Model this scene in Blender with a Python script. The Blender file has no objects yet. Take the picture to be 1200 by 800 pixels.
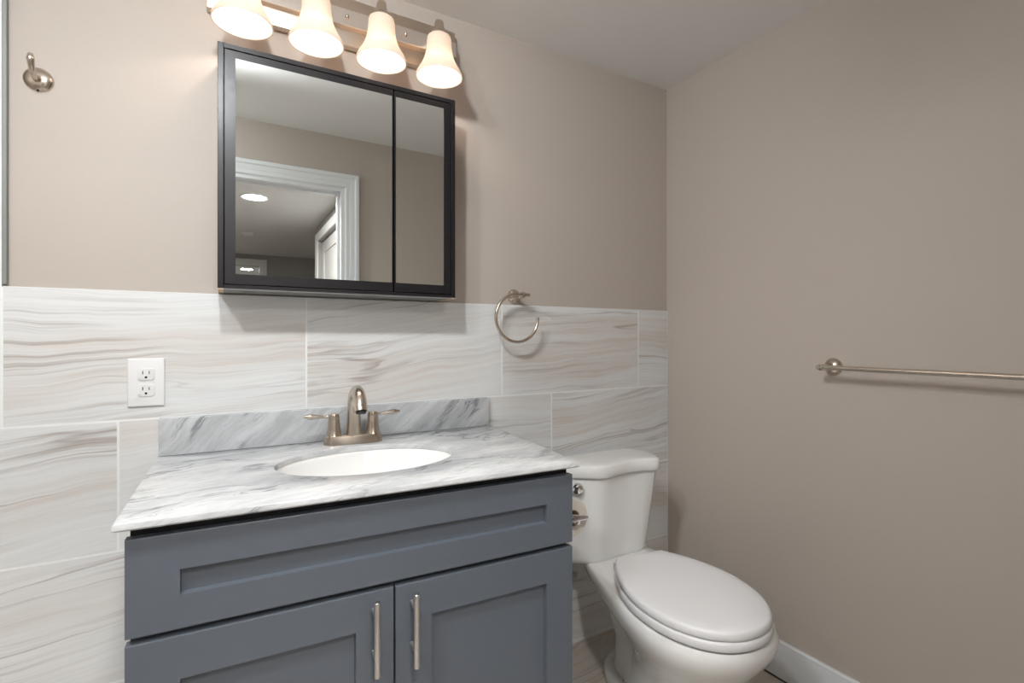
import bpy, bmesh, math, random
from mathutils import Vector, Matrix
PI = math.pi
random.seed(7)
C = bpy.context.scene.collection
sc = bpy.context.scene

# ------------------------------------------------------------------ camera, world, exposure
H = 1.116                                   # camera height above the floor
CAM_Y = -1.5214
cd = bpy.data.cameras.new('camera'); cam = bpy.data.objects.new('camera', cd); C.objects.link(cam)
cam.location = (0, CAM_Y, H); cam.rotation_euler = (PI/2, 0, -0.5284)
cd.sensor_width = 36; cd.lens = 18.0; cd.shift_x = -0.0100; cd.shift_y = -0.0034
cd.clip_start = 0.02
sc.camera = cam
w = bpy.data.worlds.new('world'); sc.world = w; w.use_nodes = True
w.node_tree.nodes['Background'].inputs[0].default_value = (0.75, 0.83, 1, 1)
w.node_tree.nodes['Background'].inputs[1].default_value = 0.05
sc.view_settings.view_transform = 'Standard'; sc.view_settings.look = 'None'
sc.view_settings.gamma = 1.0; sc.view_settings.use_curve_mapping = False
sc.view_settings.exposure = 0.0

VANITY_W = 2.1            # each vanity bulb
SHADE_E = .62             # glow of the frosted glass shades
SPOT_W = 30.0             # unseen ceiling spot, added to supply the main light from near the ceiling
LENS_E = 40.0
DOME_E = 215.0             # unseen fill dome, added to brighten the left end
HALL_E = 420.0             # recessed hall lights
WARM = (1.0, 0.83, 0.73)

# ------------------------------------------------------------------ materials
def new_mat(name):
    m = bpy.data.materials.new(name); m.use_nodes = True
    nt = m.node_tree
    return m, nt, nt.nodes['Principled BSDF']
def pset(b, **k):
    for n, v in k.items():
        b.inputs[n.replace('_', ' ')].default_value = v
def simple(name, col, rough=.5, metal=0, spec=.5, coat=0, bump=0, bscale=200, emis=None, es=0, rvar=0):
    m, nt, b = new_mat(name)
    pset(b, Base_Color=(*col, 1), Roughness=rough, Metallic=metal)
    b.inputs['Specular IOR Level'].default_value = spec
    b.inputs['Coat Weight'].default_value = coat
    b.inputs['Coat Roughness'].default_value = .05
    tc = nt.nodes.new('ShaderNodeTexCoord')
    if emis:
        b.inputs['Emission Color'].default_value = (*emis, 1); b.inputs['Emission Strength'].default_value = es
    n = nt.nodes.new('ShaderNodeTexNoise'); n.inputs['Scale'].default_value = bscale
    nt.links.new(tc.outputs['Object'], n.inputs['Vector'])
    if bump:
        bp = nt.nodes.new('ShaderNodeBump'); bp.inputs['Strength'].default_value = bump; bp.inputs['Distance'].default_value = .001
        nt.links.new(n.outputs['Fac'], bp.inputs['Height']); nt.links.new(bp.outputs['Normal'], b.inputs['Normal'])
    if rvar:
        mr = nt.nodes.new('ShaderNodeMapRange'); mr.inputs['To Min'].default_value = rough-rvar; mr.inputs['To Max'].default_value = rough+rvar
        nt.links.new(n.outputs['Fac'], mr.inputs['Value']); nt.links.new(mr.outputs[0], b.inputs['Roughness'])
    return m

class NT:
    """small node-writing helper"""
    def __init__(s, nt): s.nt = nt
    def n(s, t, **k):
        x = s.nt.nodes.new(t)
        for a, v in k.items(): setattr(x, a, v)
        return x
    def l(s, a, b): s.nt.links.new(a, b)
    def _in(s, sock, v):
        if hasattr(v, 'is_output') or isinstance(v, bpy.types.NodeSocket): s.l(v, sock)
        else: sock.default_value = v
    def math(s, op, a, b=None, c=None, clamp=False):
        x = s.n('ShaderNodeMath', operation=op); x.use_clamp = clamp
        s._in(x.inputs[0], a)
        if b is not None: s._in(x.inputs[1], b)
        if c is not None: s._in(x.inputs[2], c)
        return x.outputs[0]
    def vec(s, a, b, c=0.0):
        x = s.n('ShaderNodeCombineXYZ'); s._in(x.inputs[0], a); s._in(x.inputs[1], b); s._in(x.inputs[2], c); return x.outputs[0]
    def noise(s, v, scale=1, detail=2, rough=.5, dist=0):
        x = s.n('ShaderNodeTexNoise'); s.l(v, x.inputs['Vector'])
        x.inputs['Scale'].default_value = scale; x.inputs['Detail'].default_value = detail
        x.inputs['Roughness'].default_value = rough; x.inputs['Distortion'].default_value = dist
        return x.outputs['Fac']
    def ramp(s, v, a, b, lo=0., hi=1.):
        x = s.n('ShaderNodeMapRange', interpolation_type='SMOOTHSTEP'); s.l(v, x.inputs['Value'])
        for i, q in zip(('From Min', 'From Max', 'To Min', 'To Max'), (a, b, lo, hi)): x.inputs[i].default_value = q
        return x.outputs[0]
    def mix(s, f, a, b):
        x = s.n('ShaderNodeMix', data_type='RGBA'); s._in(x.inputs[0], f)
        for i, q in ((6, a), (7, b)):
            if isinstance(q, tuple): x.inputs[i].default_value = (*q, 1)
            else: s.l(q, x.inputs[i])
        return x.outputs[2]

def tile_material(name, axis, base=(.80, .81, .81), taupe=(.61, .535, .46), vein=(.25, .185, .15), gain=1.0):
    m, nt, b = new_mat(name); g = NT(nt)
    tc = g.n('ShaderNodeTexCoord'); sp = g.n('ShaderNodeSeparateXYZ'); g.l(tc.outputs['Object'], sp.inputs[0])
    U = sp.outputs[0]; V = sp.outputs[2 if axis == 'xz' else 1]
    at = g.n('ShaderNodeAttribute', attribute_name='seed'); S = at.outputs['Fac']
    sl = g.math('MULTIPLY_ADD', S, .30, -.02)
    sl = g.math('MINIMUM', g.math('FRACT', g.math('MULTIPLY', S, 3.7)), .8)
    sl = g.math('MULTIPLY_ADD', sl, .17, .0)
    Vr = g.math('SUBTRACT', V, g.math('MULTIPLY', U, sl))
    S1 = g.math('MULTIPLY', S, 37.0)
    Uo = g.math('ADD', U, S1)
    wv = g.noise(g.vec(g.math('MULTIPLY', Uo, 2.6), g.math('MULTIPLY', Vr, 4.0), S1), 1, 3)
    Vw = g.math('ADD', Vr, g.math('MULTIPLY_ADD', wv, .075, -.0375))
    # broad clouds: where warm streaks live
    cl = g.noise(g.vec(g.math('MULTIPLY', Uo, .8), g.math('MULTIPLY', Vw, 6.5), S1), 1, 2)
    clm = g.ramp(cl, .45, .66)
    st = g.noise(g.vec(g.math('MULTIPLY', Uo, 1.5), g.math('MULTIPLY', Vw, 62.0), S1), 1, 5, .68)
    stm = g.ramp(st, .42, .64)
    fine = g.noise(g.vec(g.math('MULTIPLY', Uo, 3.0), g.math('MULTIPLY', Vw, 170.0), S1), 1, 3)
    grey = tuple(x*.86 for x in base)
    col = g.mix(g.ramp(fine, .3, .75, 0, .6), base, grey)
    col = g.mix(g.math('MULTIPLY', clm, .30*gain), col, taupe)
    col = g.mix(g.math('MULTIPLY', g.math('MULTIPLY', clm, stm), .50*gain), col, taupe)
    ln = g.noise(g.vec(g.math('MULTIPLY', Uo, 1.2), g.math('MULTIPLY', Vw, 95.0), g.math('ADD', S1, 2.0)), 1, 4, .65)
    c2 = g.noise(g.vec(g.math('MULTIPLY', Uo, 1.8), g.math('MULTIPLY', Vw, 10.0), g.math('ADD', S1, 6.0)), 1, 2)
    col = g.mix(g.math('MULTIPLY', g.math('MULTIPLY', g.ramp(c2, .49, .66), g.ramp(ln, .47, .68)), .66*gain), col, tuple(x*.62 for x in taupe))
    # thin dark veins
    vn = g.noise(g.vec(g.math('MULTIPLY', Uo, .75), g.math('MULTIPLY', Vw, 11.0), g.math('ADD', S1, 5.0)), 1, 3, .5)
    d = g.math('ABSOLUTE', g.math('SUBTRACT', vn, .5))
    wd = g.noise(g.vec(g.math('MULTIPLY', Uo, 4.0), g.math('MULTIPLY', Vw, 12.0), S1), 1, 3)
    thin = g.math('SUBTRACT', 1.0, g.math('DIVIDE', d, g.ramp(wd, .35, .75, .006, .050)), clamp=True)
    mk = g.noise(g.vec(g.math('MULTIPLY', Uo, 1.7), g.math('MULTIPLY', Vw, 5.0), g.math('ADD', S1, 9.0)), 1, 2)
    thin = g.math('MULTIPLY', thin, g.ramp(mk, .42, .64, .0, .80*gain))
    streak = g.ramp(fine, .3, .7, .55, 1.0)
    col = g.mix(g.math('MULTIPLY', thin, streak), col, vein)
    g.l(col, b.inputs['Base Color'])
    pset(b, Roughness=.30); b.inputs['Specular IOR Level'].default_value = .45
    return m

def marble_material(name, LEAN, LIGHT, MIDG):
    m, nt, b = new_mat(name); g = NT(nt)
    tc = g.n('ShaderNodeTexCoord'); mp = g.n('ShaderNodeMapping'); g.l(tc.outputs['Object'], mp.inputs[0])
    mp.inputs['Rotation'].default_value = (0, 0, -.22)
    v0 = mp.outputs[0]
    wn = g.n('ShaderNodeTexNoise'); wn.inputs['Scale'].default_value = 5; wn.inputs['Detail'].default_value = 5
    g.l(v0, wn.inputs['Vector'])
    va = g.n('ShaderNodeVectorMath', operation='MULTIPLY_ADD'); g.l(wn.outputs['Color'], va.inputs[0]); va.inputs[1].default_value = (.09,)*3; g.l(v0, va.inputs[2])
    sp = g.n('ShaderNodeSeparateXYZ'); g.l(va.outputs[0], sp.inputs[0])
    # veins run along x on the flat slab and climb to the right on the upright one
    acr = g.math('ADD', sp.outputs[1], g.math('MULTIPLY', g.math('SUBTRACT', sp.outputs[2], .831), 1.0))
    alo = sp.outputs[0]
    acr = g.math('SUBTRACT', acr, g.math('MULTIPLY', alo, LEAN))
    cloud = g.noise(g.vec(g.math('MULTIPLY', alo, 4.0), g.math('MULTIPLY', acr, 12.0)), 1, 6, .65)
    fine = g.noise(g.vec(g.math('MULTIPLY', alo, 16.0), g.math('MULTIPLY', acr, 75.0)), 1, 6, .7)
    col = g.mix(g.ramp(cloud, .36, .66, 0, 1), LIGHT, MIDG)
    col = g.mix(g.ramp(fine, .47, .62, 0, .55), col, (.45, .465, .48))
    vn = g.noise(g.vec(g.math('MULTIPLY', alo, 2.2), g.math('MULTIPLY', acr, 9.5), 3.3), 1, 5, .58)
    d = g.math('ABSOLUTE', g.math('SUBTRACT', vn, .5))
    wd = g.noise(g.vec(g.math('MULTIPLY', alo, 9.0), g.math('MULTIPLY', acr, 20.0), 8.0), 1, 4)
    t = g.math('SUBTRACT', 1.0, g.math('DIVIDE', d, g.ramp(wd, .38, .75, .004, .045)), clamp=True)
    mk = g.noise(g.vec(g.math('MULTIPLY', alo, 4.0), g.math('MULTIPLY', acr, 7.0), 15.0), 1, 2)
    t = g.math('MULTIPLY', t, g.ramp(mk, .38, .56, 0, .9))
    col = g.mix(t, col, (.20, .21, .225))
    g.l(col, b.inputs['Base Color']); pset(b, Roughness=.16)
    return m

def wall_paint(name, col):
    m, nt, b = new_mat(name); g = NT(nt)
    tc = g.n('ShaderNodeTexCoord')
    n = g.noise(tc.outputs['Object'], 260, 3, .6)
    bp = g.n('ShaderNodeBump'); bp.inputs['Strength'].default_value = .12; bp.inputs['Distance'].default_value = .0006
    g.l(n, bp.inputs['Height']); g.l(bp.outputs[0], b.inputs['Normal'])
    # faint rubbed scuff marks
    n2 = g.noise(tc.outputs['Object'], 3.1, 5, .6)
    f = g.ramp(n2, .66, .74, 0, .10)
    g.l(g.mix(f, col, tuple(min(1, c*1.25) for c in col)), b.inputs['Base Color'])
    pset(b, Roughness=.55); b.inputs['Specular IOR Level'].default_value = .3
    return m

def brushed(name, col, rough=.28, ax=2):
    m, nt, b = new_mat(name); g = NT(nt)
    tc = g.n('ShaderNodeTexCoord'); mp = g.n('ShaderNodeMapping'); g.l(tc.outputs['Object'], mp.inputs[0])
    s = [260, 260, 260]; s[ax] = 6; mp.inputs['Scale'].default_value = s
    n = g.noise(mp.outputs[0], 1, 2)
    g.l(g.ramp(n, .2, .8, rough-.005, rough+.01), b.inputs['Roughness'])
    g.l(g.mix(n, tuple(c*.99 for c in col), col), b.inputs['Base Color'])
    pset(b, Metallic=1.0)
    return m

M = dict(
    paint=wall_paint('taupe_wall_paint', (.525, .468, .416)),
    hallpaint=wall_paint('grey_hall_paint', (.40, .395, .39)),
    ceil=wall_paint('ceiling_paint', (.86, .855, .85)),
    hallceil=wall_paint('hall_ceiling_paint', (.78, .78, .79)),
    tile=tile_material('veined_wall_tile', 'xz'),
    ftile=tile_material('veined_floor_tile', 'xy', base=(.60, .56, .51), taupe=(.47, .40, .33), vein=(.25, .19, .15)),
    grout=simple('white_grout', (.88, .89, .88), .8, bump=.3),
    fgrout=simple('floor_grout', (.62, .60, .57), .8, bump=.3),
    trim=simple('white_trim_paint', (.80, .82, .84), .35, rvar=.03),
    marble=marble_material('carrara_marble', .0, (.67, .68, .69), (.46, .475, .49)),
    marble2=marble_material('carrara_marble_upright', .75, (.62, .635, .65), (.42, .435, .45)),
    porc=simple('white_porcelain', (.80, .80, .79), .12, coat=.4),
    seat=simple('white_plastic_seat', (.76, .76, .775), .30),
    sink=simple('sink_porcelain', (.88, .88, .87), .10, coat=.4, rvar=.02, bscale=8),
    slate=simple('slate_blue_cabinet_paint', (.104, .121, .147), .36, rvar=.04, bscale=30),
    slate_shade=simple('slate_gap_shade', (.012, .013, .016), .6, rvar=.03, bscale=30),
    black=simple('black_satin_wood', (.010, .009, .011), .33, spec=.45, rvar=.04, bscale=60),
    case_under=simple('grey_case_underside', (.19, .185, .18), .6, rvar=.04),
    rawwood=simple('raw_wood_edge', (.55, .40, .26), .7, rvar=.05),
    nickel=brushed('brushed_nickel', (.60, .53, .455), .25),
    nickelx=brushed('brushed_nickel_bar', (.66, .60, .52), .25, ax=1),
    plate=brushed('brushed_nickel_plate', (.62, .54, .46), .34, ax=0),
    strip=brushed('brushed_nickel_raised_strip', (.80, .75, .70), .30, ax=0),
    steel=brushed('brushed_steel_pull', (.70, .68, .66), .30),
    chrome=simple('polished_chrome', (.80, .80, .82), .06, 1, rvar=.02),
    mirror=simple('silvered_mirror', (.86, .89, .87), .0, 1),
    plastic=simple('white_outlet_plastic', (.84, .84, .84), .3, rvar=.03),
    slot=simple('dark_slot', (.02, .02, .02), .7, rvar=.03),
    paper=simple('tissue_paper', (.80, .76, .70), .95, bump=.5, bscale=400),
    core=simple('cardboard_core', (.42, .33, .25), .9, bump=.3, bscale=300),
    brass=simple('aged_brass_bolt', (.45, .30, .12), .35, 1, rvar=.05),
    rubber=simple('braided_hose', (.30, .30, .31), .4, .8, bump=.6, bscale=600),
    caulk=simple('dark_caulk_line', (.03, .03, .03), .8, rvar=.02),
    alu=simple('aluminium_edge', (.26, .27, .26), .5, .2, rvar=.03),
    hdoor=simple('white_closet_door_paint', (.66, .66, .67), .4, rvar=.03),
    wood=simple('hall_floor_wood', (.42, .36, .30), .4, rvar=.05),
)
def emit_mat(name, col, st, base=(.9, .88, .85), rough=.4):
    return simple(name, base, rough, emis=col, es=st, rvar=.03)
M['dome'] = emit_mat('fill_dome_glow', (.93, .97, 1.0), DOME_E)
M['lens'] = emit_mat('added_spot_lens', (.95, .98, 1.0), LENS_E)
M['hallglow'] = emit_mat('lit_recessed_lens', (1.0, .96, .90), HALL_E)
M['bulb'] = emit_mat('lit_bulb', (1.0, .86, .70), 5.0)
def shade_material():
    m, nt, b = new_mat('frosted_glass_shade'); g = NT(nt)
    pset(b, Base_Color=(.74, .69, .63, 1), Roughness=.45)
    n = g.noise(g.n('ShaderNodeTexCoord').outputs['Object'], 14, 2)
    g.l(g.mix(n, (1.0, .80, .62), (1.0, .86, .70)), b.inputs['Emission Color'])
    b.inputs['Emission Strength'].default_value = SHADE_E
    out = nt.nodes['Material Output']; tr = g.n('ShaderNodeBsdfTranslucent'); tr.inputs[0].default_value = (.50, .42, .35, 1)
    mx = g.n('ShaderNodeMixShader'); mx.inputs[0].default_value = .55
    g.l(b.outputs[0], mx.inputs[1]); g.l(tr.outputs[0], mx.inputs[2]); g.l(mx.outputs[0], out.inputs['Surface'])
    return m
M['shade'] = shade_material()

# ------------------------------------------------------------------ mesh helpers
def BM(): return bmesh.new()
def box(bm, x0, x1, y0, y1, z0, z1, bev=0, seg=2, mat=None):
    r = bmesh.ops.create_cube(bm, size=1)
    vs = r['verts']
    for v in vs:
        v.co = Vector((x0+(v.co.x+.5)*(x1-x0), y0+(v.co.y+.5)*(y1-y0), z0+(v.co.z+.5)*(z1-z0)))
    if bev:
        es = list({e for v in vs for e in v.link_edges})
        bmesh.ops.bevel(bm, geom=es, offset=bev, segments=seg, affect='EDGES', profile=.5)
    return vs
def loft(bm, rings, cap0=True, cap1=True, closed=True):
    rv = [[bm.verts.new(p) for p in r] for r in rings]
    n = len(rv[0])
    for a, b in zip(rv, rv[1:]):
        for i in range(n if closed else n-1):
            j = (i+1) % n
            bm.faces.new((a[i], a[j], b[j], b[i]))
    if cap0: bm.faces.new(list(reversed(rv[0])))
    if cap1: bm.faces.new(rv[-1])
    return rv
def lathe(bm, prof, mtx=None, n=32, cap0=True, cap1=True):
    mtx = mtx or Matrix()
    rings = []
    for r, z in prof:
        rings.append([mtx @ Vector((max(r, 1e-5)*math.cos(2*PI*i/n), max(r, 1e-5)*math.sin(2*PI*i/n), z)) for i in range(n)])
    return loft(bm, rings, cap0, cap1)
def frame_from(axis, origin=(0, 0, 0)):
    z = Vector(axis).normalized(); a = Vector((0, 0, 1)) if abs(z.z) < .9 else Vector((1, 0, 0))
    x = a.cross(z).normalized(); y = z.cross(x)
    m = Matrix((x, y, z)).transposed().to_4x4(); m.translation = Vector(origin); return m
def smooth_path(pts, k=6):
    P = [Vector(p) for p in pts]; out = []
    for i in range(len(P)-1):
        p0 = P[max(i-1, 0)]; p1 = P[i]; p2 = P[i+1]; p3 = P[min(i+2, len(P)-1)]
        for j in range(k):
            t = j/k
            out.append(.5*((2*p1)+(-p0+p2)*t+(2*p0-5*p1+4*p2-p3)*t*t+(-p0+3*p1-3*p2+p3)*t**3))
    out.append(P[-1]); return out
def tube(bm, pts, rad, n=16, flat=1.0):
    """sweep a circle; rad is a number or a list as long as pts"""
    P = [Vector(p) for p in pts]; R = rad if isinstance(rad, (list, tuple)) else [rad]*len(P)
    rings = []; ref = None
    for i, p in enumerate(P):
        t = (P[min(i+1, len(P)-1)]-P[max(i-1, 0)]).normalized()
        if ref is None:
            ref = Vector((1, 0, 0)) if abs(t.x) < .9 else Vector((0, 0, 1))
        x = (ref-t*ref.dot(t)).normalized(); ref = x; y = t.cross(x)
        rings.append([p+x*R[i]*math.cos(2*PI*k/n)+y*R[i]*flat*math.sin(2*PI*k/n) for k in range(n)])
    return loft(bm, rings)
def lerp_list(vals, n):
    out = []
    for i in range(n):
        t = i/(n-1)*(len(vals)-1); a = int(min(t, len(vals)-2)); f = t-a
        out.append(vals[a]*(1-f)+vals[a+1]*f)
    return out
def obj(name, bm, mat, parent=None, smooth=35, loc=None):
    bmesh.ops.recalc_face_normals(bm, faces=bm.faces[:])
    me = bpy.data.meshes.new(name); bm.to_mesh(me); bm.free()
    if mat: me.materials.append(M[mat] if isinstance(mat, str) else mat)
    if smooth is not None:
        for p in me.polygons: p.use_smooth = True
        me.set_sharp_from_angle(angle=math.radians(smooth))
    o = bpy.data.objects.new(name, me); C.objects.link(o)
    if parent: o.parent = parent
    if loc: o.location = loc
    return o
def tag(o, label, cat, group=None):
    o['label'] = label; o['category'] = cat
    if group: o['group'] = group
    return o
def thing(name, label, cat, loc=(0, 0, 0), rotz=0, group=None):
    o = bpy.data.objects.new(name, None); C.objects.link(o)
    o.location = loc; o.rotation_euler = (0, 0, rotz); o.empty_display_size = .05
    return tag(o, label, cat, group)
def struct(name, bm, mat, parent=None, smooth=35):
    o = obj(name, bm, mat, parent, smooth); o['kind'] = 'structure'; return o

# ------------------------------------------------------------------ the room
XR = 1.5855; XL = -1.15; YB = .008; YF = -1.43; YF2 = -1.54; ZC = H+1.026
DX0, DX1, DZ = -.235, .537, H+.766          # doorway in the front wall
TILE_TOP = H+.1124
T = .10
HX0, HX1, HYE = -1.15, 1.75, -5.80           # hall
bm = BM(); box(bm, XL-T, XR+T, YB, YB+T, 0, ZC); struct('wall_back', bm, 'paint')
bm = BM(); box(bm, XR, XR+T, YF2, YB, 0, ZC); struct('wall_right', bm, 'paint')
bm = BM(); box(bm, XL-T, XL, YF2, YB, 0, ZC); struct('wall_left', bm, 'paint')
bm = BM()
box(bm, XL, DX0, YF2, YF, 0, ZC); box(bm, DX1, XR, YF2, YF, 0, ZC); box(bm, DX0, DX1, YF2, YF, DZ, ZC)
struct('wall_front', bm, 'paint')
bm = BM(); box(bm, XL-T, XR+T, YF2, YB+T, ZC, ZC+.08); struct('ceiling', bm, 'ceil')

PW, PH = .6115, .3070
def seeded(bm, boxes, axis, bev=.0012):
    """tiles as thin bevelled slabs, each with its own pattern seed"""
    lay = bm.faces.layers.float.new('seed')
    for (a0, a1, b0, b1, c0, c1, s) in boxes:
        before = set(bm.faces)
        box(bm, a0, a1, b0, b1, c0, c1, bev, 1)
        for f in bm.faces:
            if f not in before: f[lay] = s
G = .0016
tiles = []; rs = random.Random(11)
for r in range(-4, 4):
    top = TILE_TOP-r*PH; bot = max(top-PH, .012)
    off = (-.4135, -.2140, -.0145)[r % 3] if r >= 0 else -.4135
    k = -3
    while off+k*PW < XR:
        x0 = max(off+k*PW, XL); x1 = min(off+(k+1)*PW, XR-.0012)
        k += 1
        if r < 0 and x1 > -.41: continue
        if x1-x0 < .02: continue
        if r < 0: top = min(top, ZC)
        if top-bot < .02: continue
        tiles.append((x0+G, x1-G, .0, YB-.001, bot+G, top-(G if r else 0), rs.random()))
bm = BM(); seeded(bm, tiles, 'xz')
wt = struct('trim_1', bm, 'tile', smooth=None); wt['label'] = 'veined stone-look wall tiles'
bm = BM(); box(bm, XL, XR-.001, .0003, YB+.001, .0, TILE_TOP-.001); box(bm, XL, -.4135, .0003, YB+.001, TILE_TOP-.001, ZC-.001)
struct('trim_2', bm, 'grout')
bm = BM(); box(bm, -.4125, -.4045, -.004, YB, TILE_TOP+.004, ZC, .0008, 1); struct('trim_3', bm, 'alu')

ft = []; rf = random.Random(5)
k = 0; y = -.0
while y > YF2:
    y0 = max(y-PH, YF2); off = -.62+(.2 if k % 2 else .0)
    x = off-PW
    while x < XR:
        a, b = max(x, XL), min(x+PW, XR)
        if b-a > .02: ft.append((a+G, b-G, y0+G, y-G, -.01, .0, rf.random()))
        x += PW
    y -= PH; k += 1
bm = BM(); seeded(bm, ft, 'xy'); fl = struct('floor', bm, 'ftile', smooth=None)
bm = BM(); box(bm, XL-T, XR+T, YF2, YB+T, -.06, -.0012); struct('trim_4', bm, 'fgrout', fl)

def baseboard(name, pts, mat='trim', h=.123):
    """pts = (x0,y0,x1,y1,nx,ny): a moulded board whose face looks along n"""
    x0, y0, x1, y1, nx, ny = pts
    prof = [(0, .004), (.015, .004), (.015, h-.020), (.012, h-.012), (.0125, h-.004), (.008, h), (0, h)]
    bm = BM()
    loft(bm, [[(x0+nx*a, y0+ny*a, z) for a, z in prof], [(x1+nx*a, y1+ny*a, z) for a, z in prof]])
    return struct(name, bm, mat, smooth=25)
baseboard('baseboard_right', (XR, -.001, XR, YF, -1, 0))
bm = BM(); box(bm, XR-.017, XR, YF, -.001, .0002, .005); struct('trim_5', bm, 'caulk')
baseboard('baseboard_front', (XR-.016, YF, DX1+.072, YF, 0, 1))
baseboard('baseboard_left', (XL, YF, XL, -.001, 1, 0))

def casing(name, x0, x1, ztop, yface, ny, w=.070, mat='trim'):
    """mitred stepped casing round three sides of an opening, face looking along ny"""
    prof = [(0, 0), (0, .009), (.006, .012), (.022, .012), (.028, .015), (.046, .016), (.052, .020), (.066, .020), (w, .016), (w, 0)]
    path = []
    for d, t in prof:
        y = yface+ny*t
        path.append([(x0-d, y, .0), (x0-d, y, ztop+d), (x1+d, y, ztop+d), (x1+d, y, .0)])
    bm = BM(); loft(bm, [[p[i] for p in path] for i in range(4)])
    return bm
bm = casing('c', DX0, DX1, DZ, YF, 1)
box(bm, DX1-.018, DX1, YF2-.002, YF+.004, 0, DZ); box(bm, DX0, DX0+.018, YF2-.002, YF+.004, 0, DZ); box(bm, DX0, DX1, YF2-.003, YF+.005, DZ-.018, DZ+.001)
box(bm, DX1-.030, DX1-.018, YF2+.04, YF2+.075, 0, DZ-.018); box(bm, DX0+.018, DX0+.03, YF2+.04, YF2+.075, 0, DZ-.018); box(bm, DX0+.010, DX1-.010, YF2+.039, YF2+.076, DZ-.03, DZ-.010)
struct('trim_6', bm, 'trim', smooth=25)

# hall beyond the doorway, seen in the mirror
bm = BM(); box(bm, HX0-T, HX1+T, -9.2, YF2, ZC, ZC+.08); struct('ceiling_hall', bm, 'hallceil')
bm = BM(); box(bm, HX0-T, HX1+T, -9.2, YF2, -.06, 0); struct('floor_hall', bm, 'wood')
bm = BM(); box(bm, HX0-T, HX0, HYE, YF2, 0, ZC); struct('wall_hall_left', bm, 'hallpaint')
CX = .75; CY0, CY1 = -3.70, -2.20; CZ = H+.885
bm = BM()
box(bm, CX, CX+.10, -3.79, CY0, 0, ZC); box(bm, CX, CX+.10, CY1, YF2, 0, ZC); box(bm, CX, CX+.10, CY0, CY1, CZ, ZC)
box(bm, CX+.10, HX1+T, -3.79, -3.69, 0, ZC); box(bm, HX1, HX1+T, HYE, -3.79, 0, ZC)
struct('wall_hall_right', bm, 'hallpaint')
FX0, FX1, FZ = -.38, .385, H+.885
bm = BM(); box(bm, HX0, FX0, HYE-.1, HYE, 0, ZC); box(bm, FX1, HX1, HYE-.1, HYE, 0, ZC); box(bm, FX0, FX1, HYE-.1, HYE, FZ, ZC)
struct('wall_hall_end', bm, 'hallpaint')
struct('trim_7', casing('c', FX0, FX1, FZ, HYE, 1, w=.080), 'trim', smooth=25)
bm = BM(); box(bm, HX0, HX0+.05, -9.2, HYE-.1, 0, ZC); box(bm, HX1-.05, HX1, -9.2, HYE-.1, 0, ZC); box(bm, HX0, HX1, -9.25, -9.2, 0, ZC)
struct('wall_far_room', bm, 'trim')
# closet casing on the plane x = CX, looking towards -x
bm = BM()
prof = [(0, 0), (0, .010), (.03, .013), (.062, .018), (.062, 0)]
path = [[(CX-t, CY0-d, 0), (CX-t, CY0-d, CZ+d), (CX-t, CY1+d, CZ+d), (CX-t, CY1+d, 0)] for d, t in prof]
loft(bm, [[p[i] for p in path] for i in range(4)])
struct('trim_8', bm, 'trim', smooth=25)
def closet_door(x, y0, y1, z1, label, hinge=False):
    t = thing('closet_door', label, 'door', (x, (y0+y1)/2, 0), 0, 'closet doors in the hall')
    w2 = (y1-y0)/2; s = .085; bm = BM()
    box(bm, .010, .030, -w2, w2, .01, z1)
    box(bm, 0, .012, -w2, -w2+s, .01, z1, .002, 1); box(bm, 0, .012, w2-s, w2, .01, z1, .002, 1)
    n = 5; ph = (z1-.01-.1*(n+1))/n
    for i in range(n+1): box(bm, 0, .0121, -w2+s, w2-s, .01+i*(ph+.1), .11+i*(ph+.1), .002, 1)
    obj('door_panel', bm, 'hdoor', t, 25)
    bm = BM(); lathe(bm, [(.0, 0), (.022, .001), (.024, .004), (.018, .006), (.0, .0065)], frame_from((-1, 0, 0), (0, w2-.05 if not hinge else -w2+.05, .95)), 20)
    obj('finger_pull', bm, 'nickel', t)
    return t
closet_door(CX+.035, CY0+.002, CY0+.76, CZ-.012, 'white five-panel sliding closet door at far end of hall')
closet_door(CX+.070, CY0+.735, CY1-.002, CZ-.012, 'white five-panel sliding closet door nearer the bathroom doorway', True)

# ------------------------------------------------------------------ lamps in the ceilings
def added_spot(x, y, target):
    t = thing('added_ceiling_spot', 'added unseen ceiling spotlight aimed at the vanity', 'light', (x, y, ZC))
    bm = BM(); lathe(bm, [(.0, 0), (.060, 0), (.062, -.006), (.056, -.012), (0, -.012)], None, 36); obj('base', bm, 'trim', t)
    hd = Vector((0, 0, -.060)); d = (Vector(target)-Vector((x, y, ZC-.060))).normalized()
    bm = BM(); tube(bm, [(0, 0, -.010), (0, 0, -.040)], .008, 14); obj('stem', bm, 'trim', t)
    bm = BM(); lathe(bm, [(0, -.030), (.030, -.028), (.040, -.012), (.046, .020), (.048, .028), (.044, .028), (.0425, .018), (0, .016)], frame_from(d, hd), 36); hs = obj('housing', bm, 'trim', t)
    bm = BM(); lathe(bm, [(0, .0165), (.042, .0165), (.042, .019), (0, .021)], frame_from(d, hd), 36); obj('lens', bm, 'lens', hs)
    ld = bpy.data.lights.new('added_spot_light', 'SPOT'); ld.energy = SPOT_W; ld.color = (.95, .98, 1.0); ld.shadow_soft_size = .045
    ld.spot_size = math.radians(152); ld.spot_blend = 1.0
    lo = bpy.data.objects.new('added_spot_light', ld); C.objects.link(lo); lo.parent = t
    lo.location = hd+d*.075; lo.rotation_euler = d.to_track_quat('-Z', 'Y').to_euler()
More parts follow.
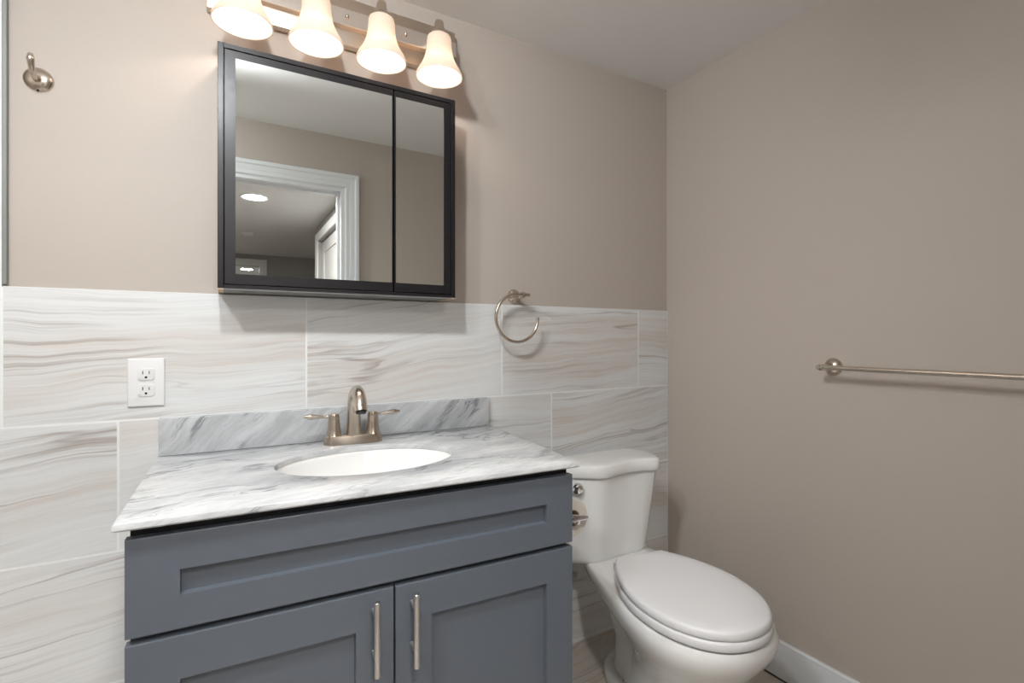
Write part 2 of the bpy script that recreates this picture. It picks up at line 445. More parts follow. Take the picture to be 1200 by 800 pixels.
def fill_dome(x, y):
    t = thing('fill_ceiling_dome', 'added unseen fill dome over the fully tiled left end of the bathroom', 'light', (x, y, ZC))
    bm = BM(); lathe(bm, [(.0, 0), (.085, 0), (.088, -.006), (.086, -.014), (.072, -.016), (0, -.016)], None, 40); obj('base_ring', bm, 'trim', t)
    bm = BM()
    lathe(bm, [(.0, -.0165), (.076, -.0165)]+[(.076*math.cos(a), -.0165-.038*math.sin(a)) for a in [i*PI/2/10 for i in range(1, 11)]], None, 40)
    obj('glass_dome', bm, 'dome', t)
fill_dome(-.55, -1.10)
added_spot(-.10, -1.05, (.65, 0, 1.20))
def recessed(x, y, label):
    t = thing('recessed_light', label, 'light', (x, y, ZC), 0, 'recessed ceiling lights')
    bm = BM(); lathe(bm, [(.072, -.001), (.095, -.001), (.098, -.004), (.090, -.010), (.072, -.006)], None, 40, False, False); obj('trim_ring', bm, 'trim', t)
    bm = BM(); lathe(bm, [(0, -.004), (.0725, -.004), (.0725, -.0065), (.06, -.009), (0, -.010)], None, 40); obj('lens', bm, 'hallglow', t)
recessed(.10, -1.88, 'added unseen fill light in hall ceiling just outside the bathroom doorway')  # unseen; added to light the vanity front through the doorway
recessed(.196, -2.90, 'lit round recessed light in the middle of the hall ceiling')
recessed(.30, -7.35, 'lit round recessed light in the room beyond the hall')
t = thing('smoke_detector', 'small round white smoke detector on the hall ceiling', 'smoke detector', (.215, -4.40, ZC))
bm = BM(); lathe(bm, [(0, 0), (.062, 0), (.062, -.008), (.055, -.012), (0, -.012)], None, 32); obj('base', bm, 'trim', t)
bm = BM(); lathe(bm, [(0, -.012), (.05, -.0121), (.047, -.028), (.03, -.034), (0, -.034)], None, 32); obj('cover', bm, 'hallceil', t)

# ------------------------------------------------------------------ vanity cabinet
VA = math.atan2(-.035, .837); VL = .8377
van = thing('vanity_cabinet', 'slate blue-grey shaker vanity cabinet under a marble top', 'cabinet', (-.134, -.515, 0), VA)
FT = .019                                   # door thickness, face at local y=0, body behind
bm = BM()
box(bm, .004, VL-.004, FT+.001, .470, .09, .640, .001, 1)
box(bm, .03, VL-.03, .075, .46, .001, .09)
obj('case', bm, 'slate', van)
bm = BM(); box(bm, .004, VL-.004, FT+.001, FT+.018, .6402, .8172, .001, 1); obj('top_rail', bm, 'slate_shade', van)  # near-black: shade of the gap under the countertop put into the rail colour
for nm_, xa, xb, ya, yb in (('side_panel', .004, .020, FT+.0185, .470), ('side_panel', VL-.020, VL-.004, FT+.0185, .470), ('back_rail', .0205, VL-.0205, .455, .470)):
    bm = BM(); box(bm, xa, xb, ya, yb, .6402, .8172, .001, 1); obj(nm_, bm, 'slate', van)
def shaker(s0, s1, z0, z1, p0, p1, q0, q1, name):
    """front slab with a recessed centre panel; one mesh"""
    bm = BM()
    xs = [s0, p0, p1, s1]; zs = [z0, q0, q1, z1]
    b = .0014; rec = .0125
    def ring(ix, y, inset, outer):
        x0, x1, a0, a1 = (s0, s1, z0, z1) if outer else (p0, p1, q0, q1)
        return [(x0+inset, y, a0+inset), (x1-inset, y, a0+inset), (x1-inset, y, a1-inset), (x0+inset, y, a1-inset)]
    rings = [ring(0, FT, 0, True), ring(0, b, 0, True), ring(0, b*.3, b*.3, True), ring(0, 0, b, True),
             ring(0, 0, 0, False), ring(0, rec, .0012, False)]
    loft(bm, rings, True, True)
    o = obj(name, bm, 'slate', van, smooth=None)
    return o
shaker(0, VL, .6415, .7985, .073, .768, .697, .7385, 'drawer_front')
dl = shaker(0, .4215, .100, .6305, .073, .3505, .17, .5595, 'door')
dr = shaker(.4250, VL, .100, .6305, .498, .768, .17, .5595, 'door')
def pull(x, z0, z1, parent):
    bm = BM(); lathe(bm, [(0, 0), (.0052, 0), (.006, .0008), (.006, z1-z0-.0008), (.0052, z1-z0), (0, z1-z0)], Matrix.Translation((x, -.032, z0)), 20)
    for z in (z0+.030, z1-.030):
        lathe(bm, [(.0058, 0), (.0046, .004), (.0046, .030)], frame_from((0, -1, 0), (x, 0, z)), 16)
    obj('pull_handle', bm, 'steel', parent)
pull(.3830, .4840, .6245, dl); pull(.4580, .4800, .6225, dr)

# countertop: a slab scribed to the wall, slightly out of square, with an oval cut-out
CT = .831; TH = .0130
SC = Vector((.300, -.283)); SA, SB, SR = .203, .147, -.03
quad = [Vector((-.1375, -.001)), Vector((-.1475, -.534)), Vector((.7115, -.569)), Vector((.757, -.001))]
def edge_hit(c, d, q):
    best = None
    for i in range(4):
        a, b = q[i], q[(i+1) % 4]; e = b-a
        den = d.x*e.y-d.y*e.x
        if abs(den) < 1e-9: continue
        tt = ((a.x-c.x)*e.y-(a.y-c.y)*e.x)/den; uu = ((a.x-c.x)*d.y-(a.y-c.y)*d.x)/den
        if tt > 0 and -1e-6 <= uu <= 1+1e-6 and (best is None or tt < best): best = tt
    return c+d*best
angs = sorted([2*PI*i/96 for i in range(96)]+[math.atan2(p.y-SC.y, p.x-SC.x) % (2*PI) for p in quad])
def oval(a, b, z, ang=angs, c=SC):
    out = []
    for t in ang:
        # point of the ellipse in the direction t
        x, y = math.cos(t-SR), math.sin(t-SR)
        r = 1/math.sqrt((x/a)**2+(y/b)**2)
        out.append(Vector((c.x+r*math.cos(t), c.y+r*math.sin(t), z)))
    return out
def outer(z, inset):
    out = []
    cx = sum(p.x for p in quad)/4; cy = sum(p.y for p in quad)/4
    q = [Vector((p.x-inset*(1 if p.x > cx else -1), p.y-inset*(1 if p.y > cy else -1))) for p in quad]
    for t in angs:
        h = edge_hit(SC, Vector((math.cos(t), math.sin(t))), q); out.append(Vector((h.x, h.y, z)))
    return out
bm = BM()
e = .003
rings = [oval(SA, SB, CT-TH), oval(SA, SB, CT-e), oval(SA+e*.3, SB+e*.3, CT-e*.3), oval(SA+e, SB+e, CT)]
o2 = outer(CT, e)
mid = [a.lerp(b, .5) for a, b in zip(rings[-1], o2)]
rings += [mid, o2, outer(CT-e*.3, e*.3), outer(CT-e, 0), outer(CT-TH+e, 0), outer(CT-TH, e), oval(SA+.03, SB+.03, CT-TH)]
loft(bm, rings+[rings[0]], False, False)
bmesh.ops.remove_doubles(bm, verts=bm.verts[:], dist=1e-6)
ct = obj('countertop', bm, 'marble', None, 40)
tag(ct, 'grey-veined white marble countertop with oval sink cut-out on the vanity', 'countertop')
bm = BM(); box(bm, -.134, .750, -.0205, -.0005, CT+.0002, H-.1945, .0015, 2)
tag(obj('backsplash', bm, 'marble2'), 'low grey marble backsplash strip standing behind the faucet', 'backsplash')

# sink bowl
sk = thing('sink', 'white oval undermount sink bowl set in the marble countertop', 'sink', (SC.x, SC.y, CT-TH))
c0 = Vector((0, 0)); aa = [2*PI*i/64 for i in range(64)]
bm = BM(); rr = []
for k_, z in ((1.10, -.0003), (1.012, -.0003), (1.0, -.003), (.985, -.012), (.96, -.035), (.91, -.065), (.81, -.098), (.64, -.124), (.40, -.139), (.16, -.145)):
    rr.append(oval(SA*k_, SB*k_, z, aa, c0))
out_ = []
for k_, z in ((.16, -.153), (.42, -.148), (.68, -.133), (.86, -.105), (.96, -.068), (1.01, -.035), (1.10, -.012)):
    out_.append(oval(SA*k_, SB*k_, z, aa, c0))
loft(bm, rr+out_+[rr[0]], False, False); bmesh.ops.remove_doubles(bm, verts=bm.verts[:], dist=1e-6)
obj('bowl', bm, 'sink', sk, 60)
bm = BM(); lathe(bm, [(0, -.139), (.012, -.139), (.014, -.141), (.026, -.1415), (.0335, -.1435), (.030, -.146), (0, -.146)], None, 32); obj('drain', bm, 'nickel', sk)

# ------------------------------------------------------------------ faucet
fx, fy = .307, -.083
fa = thing('faucet', 'brushed nickel two-handle arched faucet behind the oval sink', 'faucet', (fx, fy, CT+.0002), VA)
def octo(cx, cy, rx, ry, z, n=8):
    return [(cx+rx*math.cos(PI/8+2*PI*i/n), cy+ry*math.sin(PI/8+2*PI*i/n), z) for i in range(n)]
bm = BM()
def stadium(hx, r, z, n=7):
    pts = []
    for i in range(n): a = -PI/2+PI*i/(n-1); pts.append((hx+r*math.cos(a), r*math.sin(a), z))
    for i in range(n): a = PI/2+PI*i/(n-1); pts.append((-hx+r*math.cos(a), r*math.sin(a), z))
    return pts
loft(bm, [stadium(.051, .0265, 0), stadium(.051, .0265, .002), stadium(.051, .022, .021), stadium(.051, .019, .0235)])
obj('base_plate', bm, 'nickel', fa, 25)
bm = BM()
pth = smooth_path([(0, 0, .022), (0, -.0015, .060), (0, -.006, .095), (0, -.020, .126), (0, -.045, .1430), (0, -.074, .1375), (0, -.096, .118), (0, -.106, .098)], 5)
tube(bm, pth, lerp_list([.0205, .0185, .0178, .0172, .0165, .0165, .0165, .0165], len(pth)), 24)
obj('spout', bm, 'nickel', fa, 40)
bm = BM(); lathe(bm, [(.0125, 0), (.0125, .006), (0, .006)], frame_from((0, -.3, -1), (0, -.1065, .0985)), 20); obj('aerator', bm, 'slot', fa)
bm = BM(); lathe(bm, [(0, 0), (.003, 0), (.003, .012), (.0055, .014), (.006, .019), (.003, .023), (0, .0235)], Matrix.Translation((0, .0222, .0235)), 16); obj('lift_rod', bm, 'nickel', fa)
for s in (-1, 1):
    bm = BM(); lathe(bm, [(.0205, .0225), (.0195, .025), (.0165, .045), (.0148, .066), (.0142, .068), (.0146, .070), (.0138, .079), (.0125, .082), (0, .0835)], Matrix.Translation((s*.0508, 0, 0)), 28)
    hd = obj('handle_post', bm, 'nickel', fa, 30)
    bm = BM()
    L = .064
    prof = [(0, 0), (.0042, .0), (.0042, .006), (.0030, .008), (.0036, .012), (.0056, .028), (.0078, .044), (.0072, .052), (.0040, .060), (.0028, L), (0, L+.001)]
    lathe(bm, prof, frame_from((s*1.0, .05, .06), (s*.0630, 0, .074)), 20)
    obj('lever', bm, 'nickel', hd, 40)

# ------------------------------------------------------------------ medicine cabinet
CBX0, CBX1, CBZ0, CBZ1, CBY = -.0120, .5920, H+.1150, H+.7020, -.115
mc = thing('mirror_cabinet', 'black-framed mirrored wall cabinet with two doors above the sink', 'cabinet', ((CBX0+CBX1)/2, 0, CBZ0))
ox = (CBX0+CBX1)/2; W2 = (CBX1-CBX0)/2; HH = CBZ1-CBZ0; w_ = .0122
bm = BM()
box(bm, -W2, -W2+w_, CBY, YB-.001, .0035, HH, .0008, 1); box(bm, W2-w_, W2, CBY, YB-.001, .0035, HH, .0008, 1)
box(bm, -W2+w_, W2-w_, CBY, YB-.001, HH-w_, HH, .0008, 1); box(bm, -W2+w_, W2-w_, CBY, YB-.001, .0035, w_, .0008, 1)
box(bm, -W2+w_, W2-w_, -.012, YB-.001, w_, HH-w_); box(bm, -W2+w_, W2-w_, CBY+.022, CBY+.026, w_, HH-w_)
obj('case', bm, 'black', mc)
bm = BM(); box(bm, -W2+w_, W2-w_, CBY+.001, YB-.002, .0005, .0034); obj('bottom_panel', bm, 'case_under', mc)
for xa, xb in ((-W2+.0004, -W2+w_), (W2-w_, W2-.0004)):
    bm = BM(); box(bm, xa, xb, CBY+.001, YB-.002, .0005, .0034); obj('raw_edge', bm, 'rawwood', mc)
def mirror_door(x0, x1, z0, z1, fl_, fr_, ft_, fb_):
    """frame strips fl/fr/ft/fb wide around a silvered pane"""
    x0 -= ox; x1 -= ox
    y0, y1 = CBY+.0005, CBY+.0200
    def r(y, a, b, c, d): return [(x0+a, y, z0+c), (x1-b, y, z0+c), (x1-b, y, z1-d), (x0+a, y, z1-d)]
    bm = BM()
    loft(bm, [r(y1, 0, 0, 0, 0), r(y0+.001, 0, 0, 0, 0), r(y0, .001, .001, .001, .001), r(y0, fl_, fr_, fb_, ft_), r(y0+.003, fl_, fr_, fb_, ft_)])
    d = obj('mirror_door', bm, 'black', mc, None)
    bm = BM(); box(bm, x0+fl_+.0002, x1-fr_-.0002, y0+.0008, y0+.0029, z0+fb_+.0002, z1-ft_-.0002)
    obj('mirror_pane', bm, 'mirror', d, None)
z0d, z1d = w_+.0016, HH-w_-.0016
fb, ftp = .1535-.1150-z0d, HH-(.6708-.1150)-.0138
mirror_door(CBX0+w_+.0016, .4068, z0d, z1d, .0248-(CBX0+w_+.0016), .0026, ftp, fb)
mirror_door(.4110, CBX1-w_-.0016, z0d, z1d, .0034, CBX1-w_-.0016-.5563, ftp, fb)

# ------------------------------------------------------------------ vanity light bar
LX = [.040+.1662*i for i in range(4)]; LY = -.123; LZ = H+.752
vl = thing('vanity_light', 'brushed nickel four-lamp vanity light bar above the mirror cabinet', 'light', (.2985, 0, LZ))
bm = BM(); box(bm, -.335, .3335, -.020, YB-.001, .075, .211, .004, 2); obj('back_plate', bm, 'plate', vl, 30)
bm = BM()
pr = [(-.0195, .1195), (-.0385, .1195), (-.040, .121), (-.040, .165), (-.0385, .1665), (-.0195, .1665)]
loft(bm, [[(-.328, y, z) for y, z in pr], [(.328, y, z) for y, z in pr]])
obj('raised_strip', bm, 'strip', vl, 20)
for x in (-.166, 0, .166):
    bm = BM(); lathe(bm, [(0, 0), (.0055, 0), (.006, .002), (.0035, .005), (.0038, .010), (0, .012)], frame_from((0, -1, 0), (x, -.0398, .143)), 16); obj('cap_screw', bm, 'nickel', vl)
SH = [(.0285, .119), (.0325, .116), (.0345, .108), (.0350, .095), (.0365, .080), (.0400, .062), (.0450, .046), (.0530, .030), (.0610, .017), (.0655, .007), (.0668, 0)]
for i, x in enumerate(LX):
    lx = x-.2985
    bm = BM(); lathe(bm, [(0, .112), (.027, .112), (.0285, .118), (.0275, .124), (.022, .128), (.019, .131), (.0175, .134), (.0150, .140), (.0125, .158), (.0110, .162), (0, .163)], Matrix.Translation((lx, LY, 0)), 28)
    hd = obj('socket_cup', bm, 'nickel', vl, 30)
    bm = BM(); tube(bm, smooth_path([(lx, -.038, .143), (lx, -.070, .143), (lx, -.100, .145), (lx, LY, .150)], 4), .0065, 14)
    obj('arm', bm, 'nickel', hd, 40)
    bm = BM()
    prof = SH+[(r-.0030, z+.0006) for r, z in reversed(SH)]
    lathe(bm, prof, Matrix.Translation((lx, LY, 0)), 40, False, False)
    obj('glass_shade', bm, 'shade', vl, 60)
    bm = BM(); lathe(bm, [(0, .112), (.012, .112), (.013, .098), (.016, .086), (.022, .070), (.0235, .058), (.021, .047), (.014, .039), (.006, .0355), (0, .035)], Matrix.Translation((lx, LY, 0)), 24)
    obj('bulb', bm, 'bulb', vl, 60)
    ld = bpy.data.lights.new('bulb_light', 'POINT'); ld.energy = VANITY_W; ld.color = WARM; ld.shadow_soft_size = .02
    lo = bpy.data.objects.new('bulb_light', ld); C.objects.link(lo); lo.parent = vl; lo.location = (lx, LY, .040)

# ------------------------------------------------------------------ towel ring, hook, towel bar
def flange(bm, mtx, r=.0265):
    lathe(bm, [(0, -.001), (r, -.001), (r, .003), (r*.93, .007), (r*.72, .012), (r*.42, .016), (r*.34, .022), (r*.30, .034), (r*.34, .042)], mtx, 32)
tr = thing('towel_ring', 'open brushed nickel towel ring on the wall right of the mirror', 'towel ring', (.859, YB, H+.142))
bm = BM(); flange(bm, frame_from((0, -1, 0)), .0245)
lathe(bm, [(0, .041), (.0085, .041), (.0105, .047), (.0115, .056), (.0105, .066), (.006, .072), (0, .073)], frame_from((0, -1, 0)), 24)
obj('mount', bm, 'nickel', tr, 40)
bm = BM()
cx_, cz_, R_ = -.0215, -.0755, .0795; yy = -.063
pts = [(.018, yy, .0015), (.0, yy, .0015)]
for i in range(41):
    a = math.radians(100+i*(262/40)); pts.append((cx_+R_*math.cos(a), yy, cz_+R_*math.sin(a)))
tube(bm, pts, .0052, 14)
lathe(bm, [(0, 0), (.0058, 0), (.0062, .003), (.0062, .014), (.004, .018), (0, .0185)], frame_from((1, 0, 0), (.008, yy, .0015)), 16)
obj('ring', bm, 'nickel', tr, 60)

hk = thing('robe_hook', 'small brushed nickel robe hook high on the wall left of the mirror', 'hook', (-.3556, YB, H+.575))
bm = BM(); lathe(bm, [(0, -.001), (.0265, -.001), (.0265, .002), (.0245, .006), (.018, .010), (.010, .0125), (0, .013)], frame_from((0, -1, 0)), 32); obj('mount', bm, 'nickel', hk, 50)
bm = BM(); pp = smooth_path([(0, -.010, -.002), (0, -.028, -.004), (0, -.046, .003), (0, -.056, .018), (0, -.057, .032)], 6)
tube(bm, pp, lerp_list([.0085, .0065, .0055, .0062, .0070, .0045], len(pp)), 16); obj('prong', bm, 'nickel', hk, 50)
bm = BM(); lathe(bm, [(0, 0), (.0022, 0), (.0022, .0012), (0, .0012)], frame_from((0, -.5, -1), (.0, -.006, -.0262)), 12); obj('set_screw', bm, 'slot', hk)

tb = thing('towel_bar', 'long brushed nickel towel bar on the right wall', 'towel bar', (XR, -.6636, H-.0865))
for i, dy in enumerate((0, -.600)):
    bm = BM(); flange(bm, frame_from((-1, 0, 0), (0, dy, 0)), .0265)
    lathe(bm, [(0, .041), (.0085, .041), (.0095, .050), (.0098, .066), (.0085, .074), (0, .0755)], frame_from((-1, 0, 0), (0, dy, 0)), 24)
    obj('mount', bm, 'nickel', tb, 40)
bm = BM(); lathe(bm, [(0, 0), (.005, 0), (.0080, .003), (.0080, .009), (.0066, .011), (.0069, .014), (.0069, .616), (.0080, .619), (.0080, .626), (0, .628)], frame_from((0, -1, 0), (-.0655, .014, 0)), 20)
obj('bar', bm, 'nickelx', tb, 40)

# ------------------------------------------------------------------ outlet
ol = thing('wall_outlet', 'white duplex outlet plate on the tile left of the faucet', 'outlet', (-.160, 0, H-.1064))
bm = BM(); box(bm, -.0365, .0365, -.0058, .0006, -.0575, .0575, .0026, 3); obj('cover_plate', bm, 'plastic', ol)
for dz in (.0192, -.0192):
    bm = BM(); pts = []
    for i in range(40):
        a = 2*PI*i/40; pts.append((max(-.0172, min(.0172, .0205*math.cos(a))), max(-.0145, min(.0145, .0180*math.sin(a)))))
    loft(bm, [[(x, -.0050, z+dz) for x, z in pts], [(x, -.0076, z+dz) for x, z in pts], [(x*.96, -.0082, z*.96+dz) for x, z in pts]])
    rc = obj('receptacle', bm, 'plastic', ol, 40)
    bm = BM()
    box(bm, -.0072, -.0054, -.0086, -.0078, dz+.0005, dz+.0085); box(bm, .0054, .0070, -.0086, -.0078, dz+.0010, dz+.0080)
    lathe(bm, [(0, .0078), (.0027, .0078), (.0027, .0087), (0, .0087)], frame_from((0, -1, 0), (0, 0, dz-.0068)), 14)
    obj('slots', bm, 'slot', rc, None)
bm = BM(); lathe(bm, [(0, .005), (.003, .005), (.0028, .0066), (0, .007)], frame_from((0, -1, 0)), 14); obj('screw', bm, 'plastic', ol)

# ------------------------------------------------------------------ toilet
TO = Vector((1.145, -.300)); TA = math.radians(9)
to = thing('toilet', 'white two-piece toilet with closed lid between vanity and right wall', 'toilet', (TO.x, TO.y, 0), -TA)
# local frame: +x to the right, -y towards the nose; b = distance towards the nose
def eggpt(wmax, b0, b1, wback, k, bmid, n_exp=2.15):
    """right/left half width along b: superellipse nose, gentle taper to the back"""
    pass
def egg(wm, wb, b0, bm_, b1, z, n=64, ex=2.2, dx=0.0):
    """closed outline: back edge width 2*wb at b0, widest 2*wm at bm_, nose at b1"""
    half = []
    nf = n//4
    for i in range(nf+1):                  # nose round to the widest point
        a = PI/2*i/nf
        half.append((wm*abs(math.sin(a))**(2/ex), bm_+(b1-bm_)*abs(math.cos(a))**(2/ex)))
    for i in range(1, nf+1):               # widest point to the back corner
        t = i/nf; b = bm_+(b0-bm_)*t
        half.append((wm+(wb-wm)*(t**1.9), b))
    right = half; left = [(-x, b) for x, b in reversed(half[1:])]
    return [(x+dx, -b, z) for x, b in right]+[(x+dx, -b, z) for x, b in left]
# bowl: rim band, belly, waist and foot
bm = BM()
S = lambda wm, wb, b0, bm_, b1, z, ex=2.1, dx=0: egg(wm, wb, b0, bm_, b1, z, 64, ex, dx)
loft(bm, [
    S(.060, .06, .06, .19, .305, .000, 2.3), S(.098, .085, .02, .15, .300, .012, 2.3), S(.098, .085, .02, .15, .298, .030, 2.3),
    S(.092, .07, .03, .15, .288, .045, 2.3), S(.086, .06, .05, .16, .285, .12, 2.2), S(.096, .06, .06, .18, .312, .18, 2.2), S(.116, .07, .06, .20, .365, .225), S(.142, .09, .04, .22, .418, .262),
    S(.160, .112, .00, .25, .438, .296), S(.176, .122, -.08, .26, .458, .322), S(.184, .126, -.12, .265, .470, .344), S(.186, .128, -.135, .265, .474, .362),
    S(.183, .126, -.140, .265, .473, .375), S(.176, .120, -.136, .265, .469, .3835), S(.12, .09, -.11, .25, .40, .3845)])
bw = obj('bowl', bm, 'porc', to, 50)
bm = BM()                                   # rear trapway column and foot flange
def ell(cx, cy, rx, ry, z, n=40, ex=2.3):
    return [(cx+rx*math.copysign(abs(math.cos(2*PI*i/n))**(2/ex), math.cos(2*PI*i/n)), cy+ry*math.copysign(abs(math.sin(2*PI*i/n))**(2/ex), math.sin(2*PI*i/n)), z) for i in range(n)]
loft(bm, [ell(.02, -.02, .112, .175, .000), ell(.02, -.02, .115, .178, .010), ell(.02, -.02, .113, .176, .034), ell(.02, -.02, .104, .166, .044),
          ell(.01, -.02, .078, .135, .052), ell(.0, -.01, .066, .105, .075), ell(.0, .00, .064, .095, .16), ell(.0, .03, .075, .105, .23), ell(.0, .05, .098, .120, .29), ell(.0, .05, .11, .12, .33)])
obj('trapway', bm, 'porc', to, 50)
for s in (-1, 1):
    bm = BM(); lathe(bm, [(.007, 0), (.008, .003), (.0062, .004), (.0058, .009), (.003, .010), (.003, .018), (0, .019)], Matrix.Translation((.02+s*.085, -.015, .0435)), 6); obj('floor_bolt', bm, 'brass', to, 20)
# seat ring and cover
def seatring(g, z): return egg(.168+g, .083+g, .012-g, .245, .470+g, z, 64, 2.12, -.008)
bm = BM(); loft(bm, [seatring(-.005, .3855), seatring(-.004, .389), seatring(.002, .3905), seatring(.004, .395), seatring(.004, .4075), seatring(.001, .4115), seatring(-.004, .4125)])
obj('seat', bm, 'seat', to, 50)
bm = BM(); loft(bm, [seatring(-.003, .4140), seatring(.000, .4150), seatring(.002, .418), seatring(.0015, .430), seatring(-.002, .4350), seatring(-.008, .4375), seatring(-.03, .4385), seatring(-.07, .4387)])
obj('seat_cover', bm, 'seat', to, 50)
for s in (-1, 1):
    bm = BM(); box(bm, -.006+s*.066-.016, -.006+s*.066+.016, -.006, .016, .3840, .412, .005, 3); obj('hinge', bm, 'seat', to)
# tank, built on measured corner outlines (world x, y), moved to the local frame
Rm = Matrix.Rotation(TA, 3, 'Z')
def loc(p, z): v = Rm @ Vector((p[0]-TO.x, p[1]-TO.y, 0)); return Vector((v.x, v.y, z))
def resample(poly, n=72, rad=0.0):
    P = [Vector(p) for p in poly]; L = [0]
    for i in range(len(P)): L.append(L[-1]+(P[(i+1) % len(P)]-P[i]).length)
    out = []
    for k_ in range(n):
        s = L[-1]*k_/n
        for i in range(len(P)):
            if L[i] <= s <= L[i+1]+1e-9:
                f = (s-L[i])/max(1e-9, L[i+1]-L[i]); out.append(P[i].lerp(P[(i+1) % len(P)], f)); break
    for _ in range(2):
        out = [(out[i-1]+out[i]*2+out[(i+1) % n])/4 for i in range(n)]
    return out
lidp = [(.905, -.032), (.902, -.10), (.915, -.130), (.952, -.158), (.9794, -.176), (1.016, -.206), (1.048, -.2325), (1.080, -.2325), (1.130, -.222), (1.195, -.216), (1.250, -.226), (1.288, -.247), (1.314, -.226), (1.336, -.182), (1.346, -.13), (1.345, -.060), (1.325, -.034)]
lp = resample(lidp)
cen = sum(lp, Vector((0, 0)))/len(lp)
def ins(pl, d, sx=1, sy=1, c=None, off=(0, 0)):
    c = c or cen; out = []
    for i, p in enumerate(pl):
        t_ = (pl[(i+1) % len(pl)]-pl[i-1]).normalized(); nrm = Vector((t_.y, -t_.x))
        if nrm.dot(p-c) < 0: nrm = -nrm
        q = p-nrm*d
        out.append((q.x+off[0], q.y+off[1]))
    return out
LT = H-.4130
bm = BM()
loft(bm, [[loc(p, z) for p in ins(lp, d)] for d, z in ((.010, LT-.0405), (.002, LT-.040), (0, LT-.037), (-.001, LT-.022), (.001, LT-.008), (.005, LT-.002), (.012, LT))]+[[loc(cen.lerp(Vector(p), q_), LT+.0008) for p in ins(lp, .012)] for q_ in (.8, .4)])
obj('tank_lid', bm, 'porc', to, 50)
botp = [(.925, -.040), (.920, -.10), (.938, -.128), (.968, -.150), (.991, -.164), (1.022, -.196), (1.048, -.209), (1.100, -.210), (1.170, -.208), (1.235, -.212), (1.268, -.200), (1.298, -.160), (1.306, -.10), (1.290, -.042), (1.2, -.038)]
bp_ = resample(botp)
# line the two outlines up by angle
def byangle(pl, c, n=72):
    pl = [Vector(p) for p in pl]; out = []
    for k_ in range(n):
        a = 2*PI*k_/n; d = Vector((math.cos(a), math.sin(a))); best = None
        for i in range(len(pl)):
            p, q = pl[i], pl[(i+1) % len(pl)]; e_ = q-p; den = d.x*e_.y-d.y*e_.x
            if abs(den) < 1e-12: continue
            tt = ((p.x-c.x)*e_.y-(p.y-c.y)*e_.x)/den; uu = ((p.x-c.x)*d.y-(p.y-c.y)*d.x)/den
            if tt > 0 and -1e-6 <= uu <= 1+1e-6: best = tt if best is None else max(best, tt)
        out.append(c+d*best)
    return out
ctop = Vector((1.13, -.12)); cbot = Vector((1.12, -.105))
tp = byangle(ins(lp, .012), ctop); bt = byangle(bp_, cbot)
bm = BM(); rg = []
ZT, ZB = LT-.0405, H-.742
for f, g_ in ((1.0, .0), (.97, .0), (.8, 0), (.6, 0), (.4, 0), (.2, 0), (.08, 0), (.03, .004), (.008, .012), (0, .022)):
    cc = cbot.lerp(ctop, f)
    pl = [b.lerp(a, f) for a, b in zip(tp, bt)]
    pl = [p+(cc-p).normalized()*g_ for p in pl]
    rg.append([loc(p, ZB+(ZT-ZB)*f) for p in pl])
loft(bm, rg)
obj('tank', bm, 'porc', to, 50)
# deck joining bowl to tank
bm = BM(); loft(bm, [[loc((x_, y_), z_) for x_, y_ in ((.985, -.30), (.985, -.10), (1.25, -.10), (1.28, -.30))] for z_ in (.30, .30)][:1]+
     [[loc((x_, y_), z_) for x_, y_ in ((1.00, -.30), (1.005, -.09), (1.25, -.09), (1.28, -.30))] for z_ in (.325, .3425)])
bm.free()
# flush lever on the left shoulder of the tank
lv0 = loc((.990, -.1825), H-.487)
nrm = (Rm @ Vector((-.62, -.78, 0))).normalized()
bm = BM(); lathe(bm, [(0, -.006), (.0180, -.006), (.0185, .002), (.0165, .007), (.0115, .009), (.0105, .018), (0, .019)], frame_from(nrm, lv0), 28)
e1 = lv0+nrm*.012; e2 = lv0+nrm*.016+(Rm @ Vector((-.062, .046, 0)))
tube(bm, [e1, e1.lerp(e2, .5)+Vector((0, 0, .001)), e2+Vector((0, 0, -.004))], [.0055, .0050, .0070], 14)
obj('flush_lever', bm, 'chrome', to, 40)

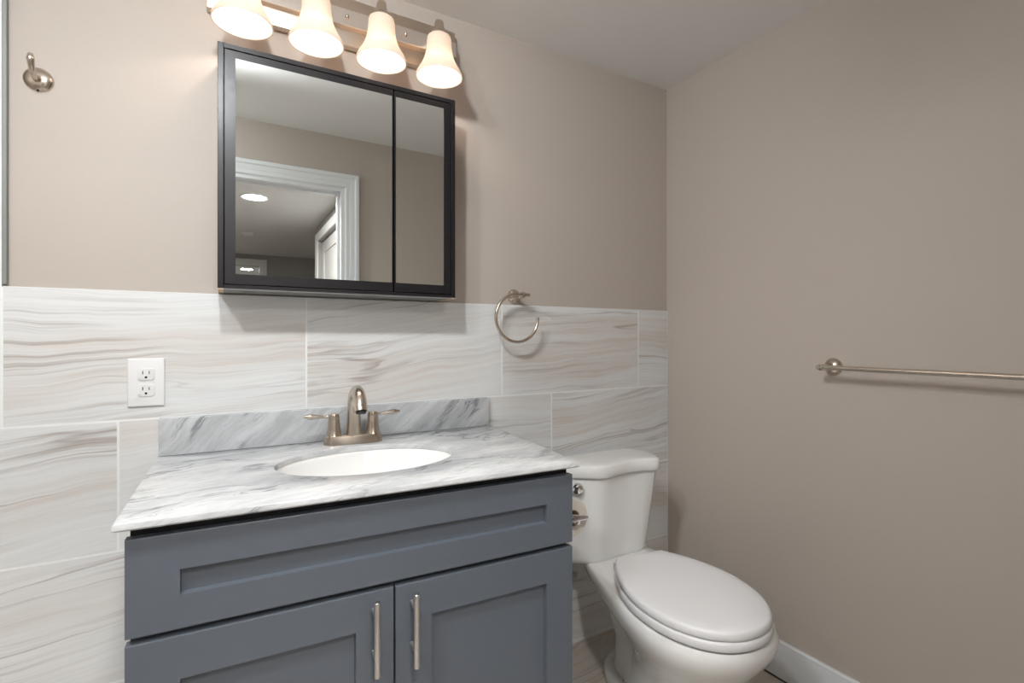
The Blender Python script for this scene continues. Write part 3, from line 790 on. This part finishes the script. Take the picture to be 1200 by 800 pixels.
# water supply under the tank
sv = thing('supply_valve', 'chrome water stop valve with braided hose left under the toilet tank', 'valve', (1.046, 0, .295))
bm = BM(); lathe(bm, [(0, 0), (.026, 0), (.022, .005), (.010, .008), (.008, .010), (.008, .040), (.012, .042), (.012, .066), (0, .067)], frame_from((0, -1, 0)), 24); obj('valve_body', bm, 'chrome', sv)
bm = BM(); tube(bm, smooth_path([(0, -.055, .008), (.0, -.056, .020), (.0, -.062, .030), (.0, -.064, .036)], 6), .0055, 12); obj('hose', bm, 'rubber', sv, 60)
bm = BM(); loft(bm, [ell(0, -.070, .006, .006, z_, 20, 2) for z_ in (-.004, .004)]); box(bm, -.016, .016, -.086, -.076, -.010, .010, .004, 2); obj('valve_knob', bm, 'chrome', sv)

# ------------------------------------------------------------------ toilet paper holder on the side of the vanity
RX, RZ, RY0, RY1 = .7755, H-.463, -.452, -.352
ph_ = thing('paper_holder', 'chrome toilet paper holder on the right side of the vanity', 'paper holder', (.712, -.462, RZ+.006))
bm = BM(); lathe(bm, [(0, .0), (.020, .0), (.020, .004), (.012, .009), (0, .0095)], frame_from((1, 0, 0), (.0, -.01, 0)), 24); obj('mount', bm, 'chrome', ph_)
bm = BM(); box(bm, .004, .091, -.019, -.007, -.004, .004, .0015, 2)
loft(bm, [[(.045, -.018, .004), (.091, -.018, .004), (.045, -.018, .013)], [(.045, -.009, .004), (.091, -.009, .004), (.045, -.009, .013)]])
obj('arm', bm, 'chrome', ph_, 30)
bm = BM(); tube(bm, [(RX-.712, -.013, -.004), (RX-.712, -.013, -.010), (RX-.712, .02, -.010), (RX-.712, .104, -.010)], .0055, 14); obj('spindle', bm, 'chrome', ph_, 40)
rl = thing('toilet_paper_roll', 'cream toilet paper roll beside the vanity in front of the toilet tank', 'toilet paper', (RX, RY0, RZ))
def annulus(bm, r0, r1, y0, y1, n=48):
    mt = frame_from((0, 1, 0))
    pr = [(r0, y0), (r1-.002, y0), (r1, y0+.002), (r1, y1-.002), (r1-.002, y1), (r0, y1), (r0, y0)]
    lathe(bm, pr, mt, n, False, False); bmesh.ops.remove_doubles(bm, verts=bm.verts[:], dist=1e-7)
bm = BM(); annulus(bm, .0215, .0475, 0, .100); obj('paper', bm, 'paper', rl, 40)
bm = BM(); annulus(bm, .0195, .0214, .0005, .0995); obj('core', bm, 'core', rl, 40)
